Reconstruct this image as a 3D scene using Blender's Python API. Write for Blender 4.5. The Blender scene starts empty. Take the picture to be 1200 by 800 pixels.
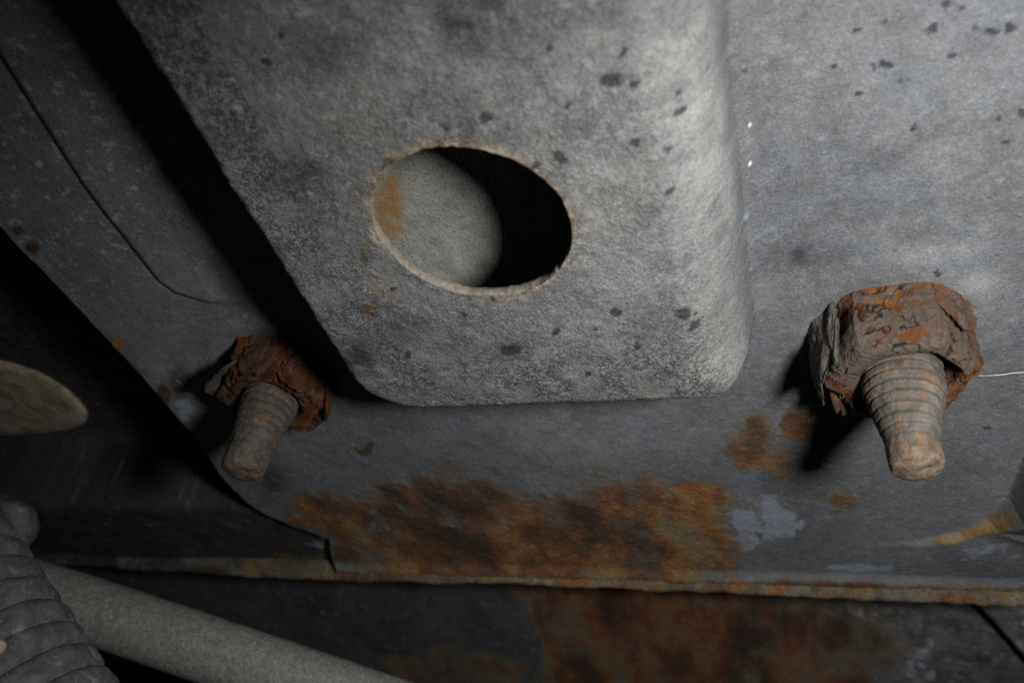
import bpy, bmesh, math
import numpy as np

# ---------------------------------------------------------------- camera, light, exposure
# Plate frame in millimetres: X along the bracket's lower lip, Y up the bracket, Z out of the sheet towards the viewer.
MM = 0.001
F = 1050.0                                    # focal length in pixels of the 1200 px wide photograph
CAM = np.array([34.263, 85.818, 73.292])
ROT = np.array([[0.95551862, 0.05088717, 0.29050759],
                [-0.2551328, 0.63676254, 0.72762677],
                [-0.14795749, -0.76937894, 0.62142145]])   # camera axes -> plate axes

def P(px, py, h=0.0):
    """Where the sight line of a photograph pixel meets the height h above the sheet (mm)."""
    d = ROT @ np.array([(px - 600) / F, (400 - py) / F, -1.0])
    return CAM + d * ((h - CAM[2]) / d[2])

def D(px, py, depth):
    return CAM + ROT @ (np.array([(px - 600) / F, (400 - py) / F, -1.0]) * depth)

sc = bpy.context.scene
COL = sc.collection
from mathutils import Matrix, Vector
cd = bpy.data.cameras.new('camera'); cam = bpy.data.objects.new('camera', cd); COL.objects.link(cam)
M4 = Matrix([list(ROT[0]) + [CAM[0] * MM], list(ROT[1]) + [CAM[1] * MM], list(ROT[2]) + [CAM[2] * MM], [0, 0, 0, 1]])
cam.matrix_world = M4
cd.sensor_width = 36.0; cd.lens = 36.0 * F / 1200.0
cd.clip_start = 0.002; cd.clip_end = 5.0
cd.dof.use_dof = True; cd.dof.focus_distance = 0.107; cd.dof.aperture_fstop = 32.0
sc.camera = cam

w = bpy.data.worlds.new('World'); sc.world = w; w.use_nodes = True
bg = w.node_tree.nodes['Background']; bg.inputs[0].default_value = (0.7, 0.8, 1.0, 1); bg.inputs[1].default_value = 0.004

# the camera's own flash, to the right of the lens
fl = bpy.data.lights.new('camera_flash', 'SPOT'); flo = bpy.data.objects.new('camera_flash', fl); COL.objects.link(flo)
LPOS = CAM + ROT @ np.array([40.0, 3.0, 0.0])
LAIM = P(850, 650, 0)
fl.energy = 0.73; fl.color = (1.0, 1.0, 0.985); fl.shadow_soft_size = 0.0080
fl.spot_size = math.radians(118); fl.spot_blend = 1.0
flo.location = Vector(LPOS * MM)
flo.rotation_euler = Vector((LAIM - LPOS)).to_track_quat('-Z', 'Y').to_euler()

sc.view_settings.view_transform = 'Standard'; sc.view_settings.look = 'None'
sc.view_settings.exposure = 0.0; sc.view_settings.gamma = 1.0
sc.cycles.use_denoising = False
sc.cycles.max_bounces = 4

# ---------------------------------------------------------------- noise in numpy
def _hash(i, j, k, s):
    h = (i * 374761393 + j * 668265263 + k * 2147483647 + s * 1274126177) & 0xffffffff
    h = ((h ^ (h >> 13)) * 1103515245) & 0xffffffff
    h = ((h ^ (h >> 16)) * 2654435761) & 0xffffffff
    return ((h ^ (h >> 15)) & 0xffffff) / float(0xffffff)

def vnoise(x, y, z=None, s=0):
    """smooth value noise, about -1..1"""
    if z is None:
        i = np.floor(x).astype(np.int64); j = np.floor(y).astype(np.int64); fx, fy = x - i, y - j
        ux, uy = [t * t * t * (t * (t * 6 - 15) + 10) for t in (fx, fy)]
        h00, h10, h01, h11 = _hash(i, j, 0, s), _hash(i + 1, j, 0, s), _hash(i, j + 1, 0, s), _hash(i + 1, j + 1, 0, s)
        a, b = h00 + (h10 - h00) * ux, h01 + (h11 - h01) * ux
        return (a + (b - a) * uy) * 2 - 1
    i = np.floor(x).astype(np.int64); j = np.floor(y).astype(np.int64); k = np.floor(z).astype(np.int64)
    fx, fy, fz = x - i, y - j, z - k
    ux, uy, uz = [t * t * t * (t * (t * 6 - 15) + 10) for t in (fx, fy, fz)]
    r = 0
    for a in (0, 1):
        wa = ux if a else 1 - ux
        for b in (0, 1):
            wb = uy if b else 1 - uy
            for c in (0, 1):
                r = r + wa * wb * (uz if c else 1 - uz) * _hash(i + a, j + b, k + c, s)
    return r * 2 - 1

def fbm(x, y, z=None, o=4, s=0, g=0.5):
    r = 0; a = 1.0; t = 0; zz = None
    for n in range(o):
        f = 2.03 ** n
        r = r + a * vnoise(x * f + 13.7 * n, y * f - 7.1 * n, None if z is None else z * f + 3.3 * n, s + n)
        t += a; a *= g
    return r / t

def voro(x, y, z, s=0):
    """F1, F2, random of the nearest cell"""
    i = np.floor(x).astype(np.int64); j = np.floor(y).astype(np.int64); k = np.floor(z).astype(np.int64)
    f1 = np.full(x.shape, 9.0); f2 = np.full(x.shape, 9.0); cid = np.zeros(x.shape)
    for a in (-1, 0, 1):
        for b in (-1, 0, 1):
            for c in (-1, 0, 1):
                I, J, K = i + a, j + b, k + c
                d = np.sqrt((I + _hash(I, J, K, s + 1) - x) ** 2 + (J + _hash(I, J, K, s + 2) - y) ** 2 + (K + _hash(I, J, K, s + 3) - z) ** 2)
                r = _hash(I, J, K, s + 4)
                n = d < f1
                f2 = np.where(n, f1, np.minimum(f2, d)); cid = np.where(n, r, cid); f1 = np.where(n, d, f1)
    return f1, f2, cid

def sm(a, b, x):
    t = np.clip((x - a) / (b - a), 0, 1); return t * t * (3 - 2 * t)

def blob(x, y, px, py, rx, ry, h=0.0):
    """elliptic distance (1 on its rim) of a spot seen at pixel px,py, laid on the sheet"""
    c = P(px, py, h); a = (P(px + rx, py, h) - c)[:2]; b = (P(px, py + ry, h) - c)[:2]
    m = np.linalg.inv(np.stack([a, b], 1))
    u = m[0, 0] * (x - c[0]) + m[0, 1] * (y - c[1]); v = m[1, 0] * (x - c[0]) + m[1, 1] * (y - c[1])
    return np.sqrt(u * u + v * v)

def polysdf(x, y, pts):
    d = np.full(x.shape, 1e9); inside = np.zeros(x.shape, bool); n = len(pts)
    for q in range(n):
        (x0, y0), (x1, y1) = pts[q], pts[(q + 1) % n]
        ex, ey = x1 - x0, y1 - y0
        t = np.clip(((x - x0) * ex + (y - y0) * ey) / (ex * ex + ey * ey), 0, 1)
        d = np.minimum(d, (x - x0 - t * ex) ** 2 + (y - y0 - t * ey) ** 2)
        if y0 != y1:
            c = ((y0 <= y) & (y1 > y)) | ((y1 <= y) & (y0 > y))
            inside ^= c & (x < x0 + (y - y0) / (y1 - y0) * ex)
    d = np.sqrt(d); return np.where(inside, -d, d)

def linedist(x, y, pts):
    d = np.full(x.shape, 1e9); side = np.zeros(x.shape); tt = np.zeros(x.shape); n = len(pts) - 1
    for q in range(n):
        (x0, y0), (x1, y1) = pts[q], pts[q + 1]
        ex, ey = x1 - x0, y1 - y0
        t = np.clip(((x - x0) * ex + (y - y0) * ey) / (ex * ex + ey * ey), 0, 1)
        dd = np.hypot(x - x0 - t * ex, y - y0 - t * ey)
        s = np.sign(ex * (y - y0) - ey * (x - x0))
        m = dd < d
        d = np.where(m, dd, d); side = np.where(m, s, side); tt = np.where(m, (q + t) / n, tt)
    return d, side, tt

# ---------------------------------------------------------------- mesh helpers
def add_mesh(name, verts, faces, mat, parent=None, attrs=None, smooth=True, normals=None, offset=(0, 0, 0)):
    me = bpy.data.meshes.new(name)
    V = np.asarray(verts, float) * MM
    me.from_pydata(V.tolist(), [], [tuple(int(i) for i in f) for f in faces])
    if attrs:
        attrs = dict(attrs); pc = attrs.pop('paint', None)
        if pc is not None:
            at = me.attributes.new('paint', 'FLOAT_COLOR', 'POINT'); at.data.foreach_set('color', np.asarray(pc, np.float32).ravel())
        for k, a in attrs.items():
            at = me.attributes.new(k, 'FLOAT', 'POINT'); at.data.foreach_set('value', np.asarray(a, np.float32))
    me.materials.append(mat)
    if smooth: me.polygons.foreach_set('use_smooth', np.ones(len(me.polygons), bool))
    if normals is not None: me.normals_split_custom_set_from_vertices(np.asarray(normals).tolist())
    me.update()
    o = bpy.data.objects.new(name, me); COL.objects.link(o); o.parent = parent
    o.location = Vector(np.asarray(offset) * MM)
    return o

def tag(o, label, cat, group=None, kind=None):
    o['label'] = label; o['category'] = cat
    if group: o['group'] = group
    if kind: o['kind'] = kind
    return o

def thing(name, label, cat, loc=(0, 0, 0), group=None):
    o = bpy.data.objects.new(name, None); COL.objects.link(o)
    o.location = Vector(np.asarray(loc, float) * MM); o.empty_display_size = 0.005
    return tag(o, label, cat, group)

def gridfaces(nu, nv, wrap=False):
    """quads of a (nu, nv) vertex grid, wrapping in u when asked"""
    iu = np.arange(nu if wrap else nu - 1); iv = np.arange(nv - 1)
    a, b = np.meshgrid(iu, iv, indexing='ij'); a2 = (a + 1) % nu
    return np.stack([a * nv + b, a2 * nv + b, a2 * nv + b + 1, a * nv + b + 1], -1).reshape(-1, 4)

def vnormals(V, Fc):
    n = np.cross(V[Fc[:, 2]] - V[Fc[:, 0]], V[Fc[:, 3]] - V[Fc[:, 1]])
    r = np.zeros_like(V)
    for c in range(4): np.add.at(r, Fc[:, c], n)
    l = np.linalg.norm(r, axis=1, keepdims=True); return r / np.maximum(l, 1e-12)

# ---------------------------------------------------------------- materials
class NT:
    def __init__(s, name):
        s.m = bpy.data.materials.new(name); s.m.use_nodes = True; s.t = s.m.node_tree
        s.b = s.t.nodes['Principled BSDF']; s.l = s.t.links
        tc = s.t.nodes.new('ShaderNodeTexCoord'); v = s.t.nodes.new('ShaderNodeVectorMath'); v.operation = 'SCALE'
        v.inputs['Scale'].default_value = 1000.0; s.l.new(tc.outputs['Object'], v.inputs[0]); s.co = v.outputs[0]
    def put(s, sock, val):
        if hasattr(val, 'links') or isinstance(val, bpy.types.NodeSocket): s.l.new(val, sock)
        elif isinstance(val, (tuple, list)) and len(val) == 3 and len(sock.default_value) == 4: sock.default_value = (*val, 1)
        else: sock.default_value = val
    def noise(s, scale, detail=4, rough=0.55, dist=0.0, co=None, off=0):
        n = s.t.nodes.new('ShaderNodeTexNoise'); n.noise_dimensions = '3D'
        n.inputs['Scale'].default_value = scale; n.inputs['Detail'].default_value = detail
        n.inputs['Roughness'].default_value = rough; n.inputs['Distortion'].default_value = dist
        c = co or s.co
        if off:
            a = s.t.nodes.new('ShaderNodeVectorMath'); a.operation = 'ADD'; a.inputs[1].default_value = (off, off * .7, -off); s.l.new(c, a.inputs[0]); c = a.outputs[0]
        s.l.new(c, n.inputs['Vector']); return n.outputs['Fac']
    def voro(s, scale, feat='DISTANCE_TO_EDGE', out='Distance', co=None):
        n = s.t.nodes.new('ShaderNodeTexVoronoi'); n.feature = feat; n.inputs['Scale'].default_value = scale
        s.l.new(co or s.co, n.inputs['Vector']); return n.outputs[out]
    def stretch(s, v):
        a = s.t.nodes.new('ShaderNodeVectorMath'); a.operation = 'MULTIPLY'; a.inputs[1].default_value = v; s.l.new(s.co, a.inputs[0]); return a.outputs[0]
    def attr(s, name):
        n = s.t.nodes.new('ShaderNodeAttribute'); n.attribute_name = name; return n.outputs['Fac']
    def math(s, op, a, b=0.0, c=None):
        n = s.t.nodes.new('ShaderNodeMath'); n.operation = op
        s.put(n.inputs[0], a); s.put(n.inputs[1], b)
        if c is not None: s.put(n.inputs[2], c)
        return n.outputs[0]
    def ss(s, x, a, b):
        n = s.t.nodes.new('ShaderNodeMapRange'); n.interpolation_type = 'SMOOTHSTEP'
        s.put(n.inputs['Value'], x); n.inputs['From Min'].default_value = a; n.inputs['From Max'].default_value = b
        return n.outputs['Result']
    def ramp(s, x, stops):
        n = s.t.nodes.new('ShaderNodeValToRGB'); e = n.color_ramp.elements
        while len(e) < len(stops): e.new(0.5)
        for k, (p, c) in enumerate(stops): e[k].position = p; e[k].color = (*c, 1)
        s.put(n.inputs[0], x); return n.outputs[0]
    def mix(s, f, a, b, mode='MIX'):
        n = s.t.nodes.new('ShaderNodeMix'); n.data_type = 'RGBA'; n.blend_type = mode
        s.put(n.inputs[0], f); s.put(n.inputs[6], a); s.put(n.inputs[7], b); return n.outputs[2]
    def bump(s, h, dist, prev=None):
        n = s.t.nodes.new('ShaderNodeBump'); n.inputs['Strength'].default_value = 1.0; n.inputs['Distance'].default_value = dist * MM
        s.put(n.inputs['Height'], h)
        if prev is not None: s.l.new(prev, n.inputs['Normal'])
        return n.outputs[0]
    def done(s, col, rough=0.75, normal=None, spec=0.25, metal=0.0):
        s.put(s.b.inputs['Base Color'], col); s.put(s.b.inputs['Roughness'], rough); s.put(s.b.inputs['Metallic'], metal)
        s.b.inputs['Specular IOR Level'].default_value = spec
        if normal is not None: s.l.new(normal, s.b.inputs['Normal'])
        return s.m

def rust_colour(n, k=1.0, off=0):
    a = n.noise(0.22, 7, 0.68, 0.8, off=11 + off)
    return n.ramp(a, [(0.25, (0.035 * k, 0.016 * k, 0.010 * k)), (0.42, (0.13 * k, 0.046 * k, 0.016 * k)), (0.52, (0.23 * k, 0.088 * k, 0.022 * k)),
                      (0.62, (0.33 * k, 0.165 * k, 0.045 * k)), (0.74, (0.26 * k, 0.19 * k, 0.10 * k))])

def ramp_np(v, stops):
    ps = [p for p, c in stops]; return np.stack([np.interp(v, ps, [c[k] for p, c in stops]) for k in range(3)], -1)

def lerp(a, b, f):
    return a + (np.asarray(b, float) - a) * np.asarray(f)[:, None]

def rust_np(x, y, z, k=1.0, s=0):
    Zk = lambda f: None if z is None else z * float(f)
    v = 0.52 + 0.85 * fbm(x * .13, y * .075, Zk(.16), 5, 301 + s, .60) + .14 * fbm(x * 1.1, y * 1.1, Zk(1.1), 3, 311 + s, .6)
    c = ramp_np(v, [(0.08, (0.040, 0.022, 0.014)), (0.34, (0.088, 0.040, 0.019)), (0.52, (0.150, 0.058, 0.022)), (0.66, (0.225, 0.095, 0.028)), (0.80, (0.215, 0.14, 0.055)), (.95, (0.17, 0.14, 0.10))])
    return c * k

def paint(x, y, z, A, lo, hi, warm=1.0, cool=1.0, s=0, rust_k=1.0, rust_t=(1, 1, 1)):
    """colour of old underseal over pressed steel: film drifts, dust, chips, stains, rust and tar, all fixed to the sheet"""
    Zk = lambda f: None if z is None else z * float(f)
    lo, hi = np.array(lo), np.array(hi)
    big = fbm(x * .06, y * .06, Zk(.06), 3, 201 + s); mid = fbm(x * .33, y * .33, Zk(.33), 4, 211 + s, .6); fin = fbm(x * 1.5, y * 1.2, Zk(1.5), 2, 221 + s)
    v = np.clip(0.5 + 0.35 * big + 0.38 * mid + .22 * fin, 0, 1)
    c = lo + (hi - lo) * v[:, None]
    c = lerp(c, (0.235, 0.20, 0.155), .30 * warm * sm(0.02, .5, fbm(x * .11, y * .11, Zk(.1), 4, 231 + s, .6)))
    c = lerp(c, (0.165, 0.19, 0.235), .32 * cool * sm(0.02, .5, fbm(x * .15, y * .15, Zk(.1), 4, 241 + s, .6)))
    st = fbm(x * .22, y * .75, Zk(.5), 4, 251 + s, .6)
    c = lerp(c, (0.40, 0.39, 0.36), np.clip(A['pale'], 0, 1) * sm(-.6, .6, st * .5 + mid * .6) * .75)
    c = lerp(c, (0.040, 0.039, 0.041), np.clip(A['dirt_shade'], 0, 1) * sm(-.5, .25, mid))
    fl = fbm(x * .85, y * 1.25, Zk(.6), 4, 261 + s, .6)
    c = lerp(c, (0.33, 0.36, 0.38), sm(.28, .50, fl) * A['fleck'] * .75)
    c = lerp(c, (0.27, 0.305, 0.37), .85 * sm(.40, .66, A['blue'] + .75 * fbm(x * .45, y * .35, Zk(.5), 5, 271 + s, .62)))
    c = lerp(c, ramp_np(.5 + .7 * fbm(x * .8, y * .8, Zk(.8), 4, 281 + s), [(.15, (.11, .075, .045)), (.5, (.27, .205, .14)), (.85, (.44, .37, .28))]),
             .85 * sm(.30, .85, A['tan'] + .55 * fbm(x * .7, y * .7, Zk(.7), 4, 285 + s, .62)))
    ra = A['rust'] + .62 * fbm(x * .22, y * .13, Zk(.3), 6, 291 + s, .64)
    ok = sm(.04, .2, A['rust'])
    c = lerp(c, (0.145, 0.112, 0.058), .60 * sm(.18, .6, ra) * ok)
    rf = sm(.34, .92, ra) * ok
    c = lerp(c, rust_np(x, y, z, rust_k, s) * np.array(rust_t), .93 * rf)
    wx = x + .40 * fbm(x * 1.1, y * 1.1, None, 3, 296); wy = y + .40 * fbm(x * 1.1, y * 1.1, None, 3, 299)
    c = lerp(c, (0.034, 0.035, 0.040), .88 * sm(.44, .56, A['tar']))
    c = lerp(c, (.7, .7, .68), sm(.4, .6, A['dot']))
    return np.concatenate([c, rf[:, None]], 1)

def coating(name, grain=1.0, grit=1.0, cracked=False, pits=.4):
    """the sheet's own colours, with pores and grit and fine relief"""
    n = NT(name)
    a = n.t.nodes.new('ShaderNodeAttribute'); a.attribute_name = 'paint'; col = a.outputs['Color']; rf = a.outputs['Alpha']
    f1 = n.noise(3.2, 3, 0.6, off=5); f2 = n.noise(6.5, 1, 0.5, off=8)
    g = n.math('ADD', n.math('MULTIPLY', n.math('MULTIPLY', n.math('SUBTRACT', f1, .5), 1.35 * grit), n.math('SUBTRACT', 1.0, n.math('MULTIPLY', rf, .5))), n.math('ADD', n.math('MULTIPLY', n.math('SUBTRACT', f2, .5), 1.1 * grit), 1.0))
    vm = n.t.nodes.new('ShaderNodeVectorMath'); vm.operation = 'SCALE'; n.l.new(col, vm.inputs[0]); n.put(vm.inputs['Scale'], n.math('MAXIMUM', g, .15))
    col = n.mix(n.math('MULTIPLY', n.ss(f2, .66, .76), .6 * grit), vm.outputs[0], (.45, .45, .44))
    h = n.math('ADD', n.math('MULTIPLY', f1, 1.0), n.math('MULTIPLY', f2, .38))
    pn = n.noise(1.7, 4, 0.68, off=37); pit = n.ss(pn, .45, .33)
    h = n.math('ADD', h, n.math('MULTIPLY', pn, 1.6 * pits))
    pit = n.math('MULTIPLY', pit, pits)
    col = n.mix(n.math('MULTIPLY', pit, .62), col, (.035, .035, .036)); h = n.math('SUBTRACT', h, n.math('MULTIPLY', pit, .8))
    if cracked:
        cn = n.noise(1.1, 4, 0.62, off=27)
        ck = n.math('MULTIPLY', n.ss(n.math('ABSOLUTE', n.math('SUBTRACT', cn, .5)), .040, .010), n.attr('crackle'))
        col = n.mix(n.math('MULTIPLY', ck, .75), col, (.03, .03, .031))
        h = n.math('SUBTRACT', h, n.math('MULTIPLY', ck, .9))
    return n.done(col, n.math('ADD', .60, n.math('MULTIPLY', rf, .3)), n.bump(n.math('MULTIPLY', h, n.math('ADD', 1.0, n.math('MULTIPLY', rf, .8))), 0.13 * grain), 0.28)

M_BOSS = coating('boss_underseal', 1.2, .8, True, .32)
M_FLANGE = coating('flange_underseal', 0.75, .75, False, .25)
M_RAIL = coating('rail_paint', 0.8, .8)
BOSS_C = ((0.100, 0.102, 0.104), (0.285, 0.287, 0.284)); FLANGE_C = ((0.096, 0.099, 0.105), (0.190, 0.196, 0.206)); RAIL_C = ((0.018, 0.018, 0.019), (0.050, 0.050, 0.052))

def rust_scale(name, dust, dark, k=1.0, tint=(1, 1, 1)):
    n = NT(name)
    col = n.mix(1.0, rust_colour(n, k), tint, 'MULTIPLY')
    cell = n.attr('cell')
    col = n.mix(n.ss(n.math('ADD', cell, n.math('MULTIPLY', n.math('SUBTRACT', n.noise(0.5, 6, 0.65, 0.5), 0.5), 1.5)), 0.35, 0.75), col, n.ramp(n.noise(0.9, 6, 0.65, off=5), [(0.3, tuple(c * 0.55 for c in dust)), (0.7, dust)]))
    col = n.mix(n.math('MULTIPLY', n.ss(n.noise(0.8, 7, 0.7, 0.4, off=9), 0.55, 0.68), 0.8), col, dark)
    col = n.mix(n.math('MULTIPLY', n.attr('crack_shade'), 0.9), col, (0.022, 0.012, 0.008))
    h = n.math('ADD', n.noise(1.3, 8, 0.72, 0.8, off=2), n.math('MULTIPLY', n.noise(4.5, 4, 0.6), 0.4))
    return n.done(col, 0.9, n.bump(h, 0.5), 0.2)

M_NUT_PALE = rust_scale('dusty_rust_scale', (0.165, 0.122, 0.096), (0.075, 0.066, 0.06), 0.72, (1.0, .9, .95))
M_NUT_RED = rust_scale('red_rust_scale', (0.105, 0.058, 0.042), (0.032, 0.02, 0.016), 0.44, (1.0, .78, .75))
M_FLAKE = rust_scale('grey_brown_flake', (0.165, 0.148, 0.128), (0.07, 0.066, 0.062), 0.6)

def stud_mat(name, lo, hi, rustk):
    n = NT(name)
    a = n.noise(0.55, 7, 0.66, 0.5)
    col = n.ramp(a, [(0.3, lo), (0.68, hi)])
    col = n.mix(n.math('MULTIPLY', n.ss(n.noise(0.5, 6, 0.66, 0.6, off=7), 0.46, 0.66), rustk), col, rust_colour(n, 1.0))
    col = n.mix(n.math('MULTIPLY', n.attr('groove'), 0.9), col, (0.022, 0.016, 0.012))
    col = n.mix(n.math('MULTIPLY', n.attr('tip'), n.ss(n.noise(0.45, 5, 0.6, off=4), 0.25, 0.5)), col, n.ramp(n.noise(0.8, 6, 0.65, off=14), [(0.38, (0.09, 0.045, 0.022)), (0.52, (0.18, 0.125, 0.075)), (0.68, (0.25, 0.21, 0.155))]))
    col = n.mix(n.math('MULTIPLY', n.ss(n.noise(5.0, 3, 0.6, off=6), 0.60, 0.70), 0.3), col, (0.42, 0.40, 0.36))
    h = n.math('ADD', n.noise(1.6, 7, 0.7, 0.6, off=3), n.math('MULTIPLY', n.noise(6.0, 3, 0.6), 0.3))
    return n.done(col, 0.75, n.bump(h, 0.14), 0.4)
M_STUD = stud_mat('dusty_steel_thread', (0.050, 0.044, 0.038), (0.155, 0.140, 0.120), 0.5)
M_STUD_SHADED = stud_mat('shaded_steel_thread', (0.028, 0.025, 0.022), (0.098, 0.085, 0.072), 0.4)  # the same stud steel, its colour lowered to stand for the boss's shadow

def plain(name, stops, scale, bumpd, rough=0.8, bscale=1.5, extra=None, spec=0.25):
    n = NT(name)
    col = n.ramp(n.noise(scale, 7, 0.65, 0.4), stops)
    if extra:
        for (sca, lo, hi, c, f, off) in extra: col = n.mix(n.math('MULTIPLY', n.ss(n.noise(sca, 5, 0.62, 0.3, off=off), lo, hi), f), col, c)
    return n.done(col, rough, n.bump(n.noise(bscale, 7, 0.68, 0.3, off=2), bumpd), spec)

M_TUBE = plain('dull_zinc_tube', [(0.3, (0.11, 0.11, 0.103)), (0.7, (0.245, 0.245, 0.225))], 1.2, 0.12, 0.7, 3.0,
               [(3.5, 0.58, 0.66, (0.03, 0.03, 0.028), 0.8, 4), (3.0, 0.60, 0.68, (0.6, 0.58, 0.5), 0.6, 9), (0.25, 0.62, 0.72, (0.13, 0.05, 0.03), 0.5, 13)])
M_HOSE = plain('dusty_black_rubber', [(0.3, (0.06, 0.06, 0.066)), (0.7, (0.15, 0.15, 0.155))], 0.5, 0.18, 0.8, 1.2,
               [(0.35, 0.56, 0.70, (0.34, 0.33, 0.30), 0.6, 4), (2.5, 0.62, 0.70, (0.4, 0.4, 0.37), 0.6, 9)])
M_PLUG = plain('pale_brown_plug', [(0.32, (0.16, 0.11, 0.07)), (0.52, (0.36, 0.29, 0.21)), (0.7, (0.52, 0.45, 0.36))], 0.22, 0.5, 0.8, 0.8,
               [(0.3, 0.58, 0.72, (0.13, 0.075, 0.04), 0.7, 4)])
M_FIBRE = plain('pale_fibre', [(0.3, (0.6, 0.57, 0.5)), (0.7, (0.8, 0.77, 0.7))], 1, 0.0, 0.5)
M_CHIP = plain('tan_mud', [(0.3, (0.32, 0.25, 0.17)), (0.7, (0.5, 0.42, 0.32))], 0.7, 0.2, 0.9)

# ---------------------------------------------------------------- the pressed bracket: one sheet, base flange + raised boss
HC = np.array([6.3, 31.6]); HR = 9.65; BH = 12.0          # hole centre, radius; height of the boss
OUT = [(110, -68.5), (-55.6, -68.5), (-55.2, -64.5), (-52.0, -56.3), (-54.3, -53.4), (-58, -50.2), (-61.5, -46.2), (-63.0, -41), (-63.2, -33), (-61.6, -24), (-61.0, -12), (-61, 0), (-61, 20), (-61.5, 40), (-61.5, 110), (110, 110)]
CREASE = [(-42.0, 110), (-42.2, 51), (-44.4, 33), (-44.5, 16.5), (-43.4, 14.0), (-40.0, 11.8), (-36.5, 11.2)]
ARC = [(40, -55.5), (53.0, -53.6), (58.8, -50.4), (62.4, -46), (64.4, -39.6), (65.0, -30.6), (65.2, -18), (66.8, 0), (69, 15), (74, 30)]

def roundrect(x, y, x0, x1, y0, y1, r):
    cx, cy = (x0 + x1) / 2, (y0 + y1) / 2
    qx = np.abs(x - cx) - (x1 - x0) / 2 + r; qy = np.abs(y - cy) - (y1 - y0) / 2 + r
    return np.hypot(np.maximum(qx, 0), np.maximum(qy, 0)) + np.minimum(np.maximum(qx, qy), 0) - r

def boss_sdf(x, y):
    s = 0.02 * (y - 2)
    return np.maximum(roundrect(x, y, -18.8, 60, -0.7, 150, 9.5), roundrect(x, y, -60, 30.9, -0.7, 150, 5.5)) + 0.18 * vnoise(x * .25, y * .25, s=5)

def height(x, y):
    d = -boss_sdf(x, y)
    wv = 3.6 + 5.0 * sm(16, 29, x) * sm(2, 9, y - 0.0)
    t = np.clip(d / wv, 0, 1); p = 2.1
    hb = BH * (1 - (1 - t) ** p) ** (1 / p)
    hb = hb + 0.35 * sm(0, 22, d) * sm(0, 4, d)
    hb = np.where(d > 0, hb, 0)
    fr = sm(22, 30, x); foot = (1.3 + 1.5 * fr) * (np.exp(-np.maximum(-d, 0) / (1.0 + 1.3 * fr)) * (d <= 0) + (d > 0))
    bmask = sm(-0.5, 1.5, d)
    z = np.maximum(hb, foot * 0.55)
    # base: gentle waves of a pressing
    z = z + 0.30 * vnoise(x * .035 + 4, y * .035, s=9) * (1 - 0.5 * bmask)
    # step on the left arm
    cd_, cs, ct = linedist(x, y, CREASE)
    sd = cd_ * cs                       # right-hand side of the downward line is negative
    fade = 1 - sm(0.86, 1.0, ct)
    z = z + np.where(x < -20, 0.6 * fade * sm(-0.9, 0.9, sd) * sm(14, 8, sd) - 0.10 * fade * np.exp(-((sd + 0.45) / 0.4) ** 2), 0)
    # rim beyond the right-hand nut
    ad, as_, at = linedist(x, y, ARC)
    a = -ad * as_                        # outside positive
    hs = (1.3 + 5.2 * sm(0.25, 0.55, at)) * sm(0.02, 0.22, at)
    z = z + hs * sm(-0.9, 0.9, a) * (1 - 0.65 * sm(2, 16, a)) * (x > 30) * sm(-69, -61, y)
    # slight swell round the nuts' seats
    for (cx, cy) in ((NUT_R[0], NUT_R[1]), (NUT_L[0], NUT_L[1])):
        r = np.hypot(x - cx, y - cy); z = z + 0.6 * np.exp(-((r - 10.0) / 2.2) ** 2)
    # lower edge rolls up a touch to meet the lip
    z = z + 0.9 * sm(-65, -68.5, y)
    # coating relief
    rel = 0.060 * fbm(x * 1.15, y * 1.15, o=3, s=21) + 0.05 * fbm(x * .4, y * .4, o=3, s=31)
    edge = np.exp(-((d - 1.2) / 2.0) ** 2) * (y < 70)
    rel = rel * (0.7 + 0.7 * bmask) + edge * 0.20 * fbm(x * 1.3, y * 1.3, o=3, s=41)
    # crust round the hole
    hr = np.hypot(x - HC[0], y - HC[1]) - HR
    ring = np.exp(-(np.maximum(hr, 0) / 0.9) ** 2) * bmask
    z = z + rel + ring * (0.02 + 0.16 * fbm(x * 1.6, y * 1.6, o=3, s=51))
    # scabs of rust stand proud
    rm = rust_base(x, y)
    z = z + (1 - bmask) * 0.12 * sm(0.35, 0.8, rm + 0.5 * fbm(x * .5, y * .5, o=4, s=61)) * (0.6 + fbm(x * 1.1, y * 1.1, o=3, s=71))
    return z

NUT_R = P(1047, 384); NUT_L = P(332, 433)

def rust_base(x, y):
    r = np.zeros_like(x); xo, yo = x, y
    x = x + 1.9 * fbm(xo * .28, yo * .2, None, 3, 511); y = y + 2.6 * fbm(xo * .28, yo * .2, None, 3, 521)
    for (px, py, rx, ry, k) in [(395, 602, 60, 30, .8), (485, 598, 65, 40, .9), (560, 590, 60, 34, .85), (640, 622, 90, 50, .86), (720, 612, 95, 50, .85), (815, 600, 42, 42, .92),
                                (560, 648, 205, 38, .95), (760, 648, 110, 38, .95), (880, 520, 30, 32, .9), (935, 500, 28, 24, .88), (915, 540, 36, 14, .62), (425, 523, 20, 7, .75),
                                (985, 590, 14, 9, .62), (965, 580, 10, 6, .55), (640, 555, 150, 18, .36)]:
        r = np.maximum(r, k * sm(1.35, 0.45, blob(x, y, px, py, rx, ry)))
    x, y = xo, yo
    ad, as_, at = linedist(x, y, ARC)
    r = np.maximum(r, .88 * np.exp(-((ad * -as_ - .1) / .75) ** 2) * sm(.10, .2, at) * sm(.55, .38, at))
    r = np.maximum(r, 0.72 * sm(-66.3, -68, y) * (x > -58))
    # rust creeping in along the left-hand edge, in spots
    for (px, py, rx, ry) in [(192, 463, 8, 13), (40, 288, 9, 7), (138, 402, 8, 9), (22, 268, 6, 5), (160, 432, 5, 6), (355, 612, 24, 9)]:
        r = np.maximum(r, 0.85 * sm(1.5, 0.5, blob(x, y, px, py, rx, ry)))
    return r

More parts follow.
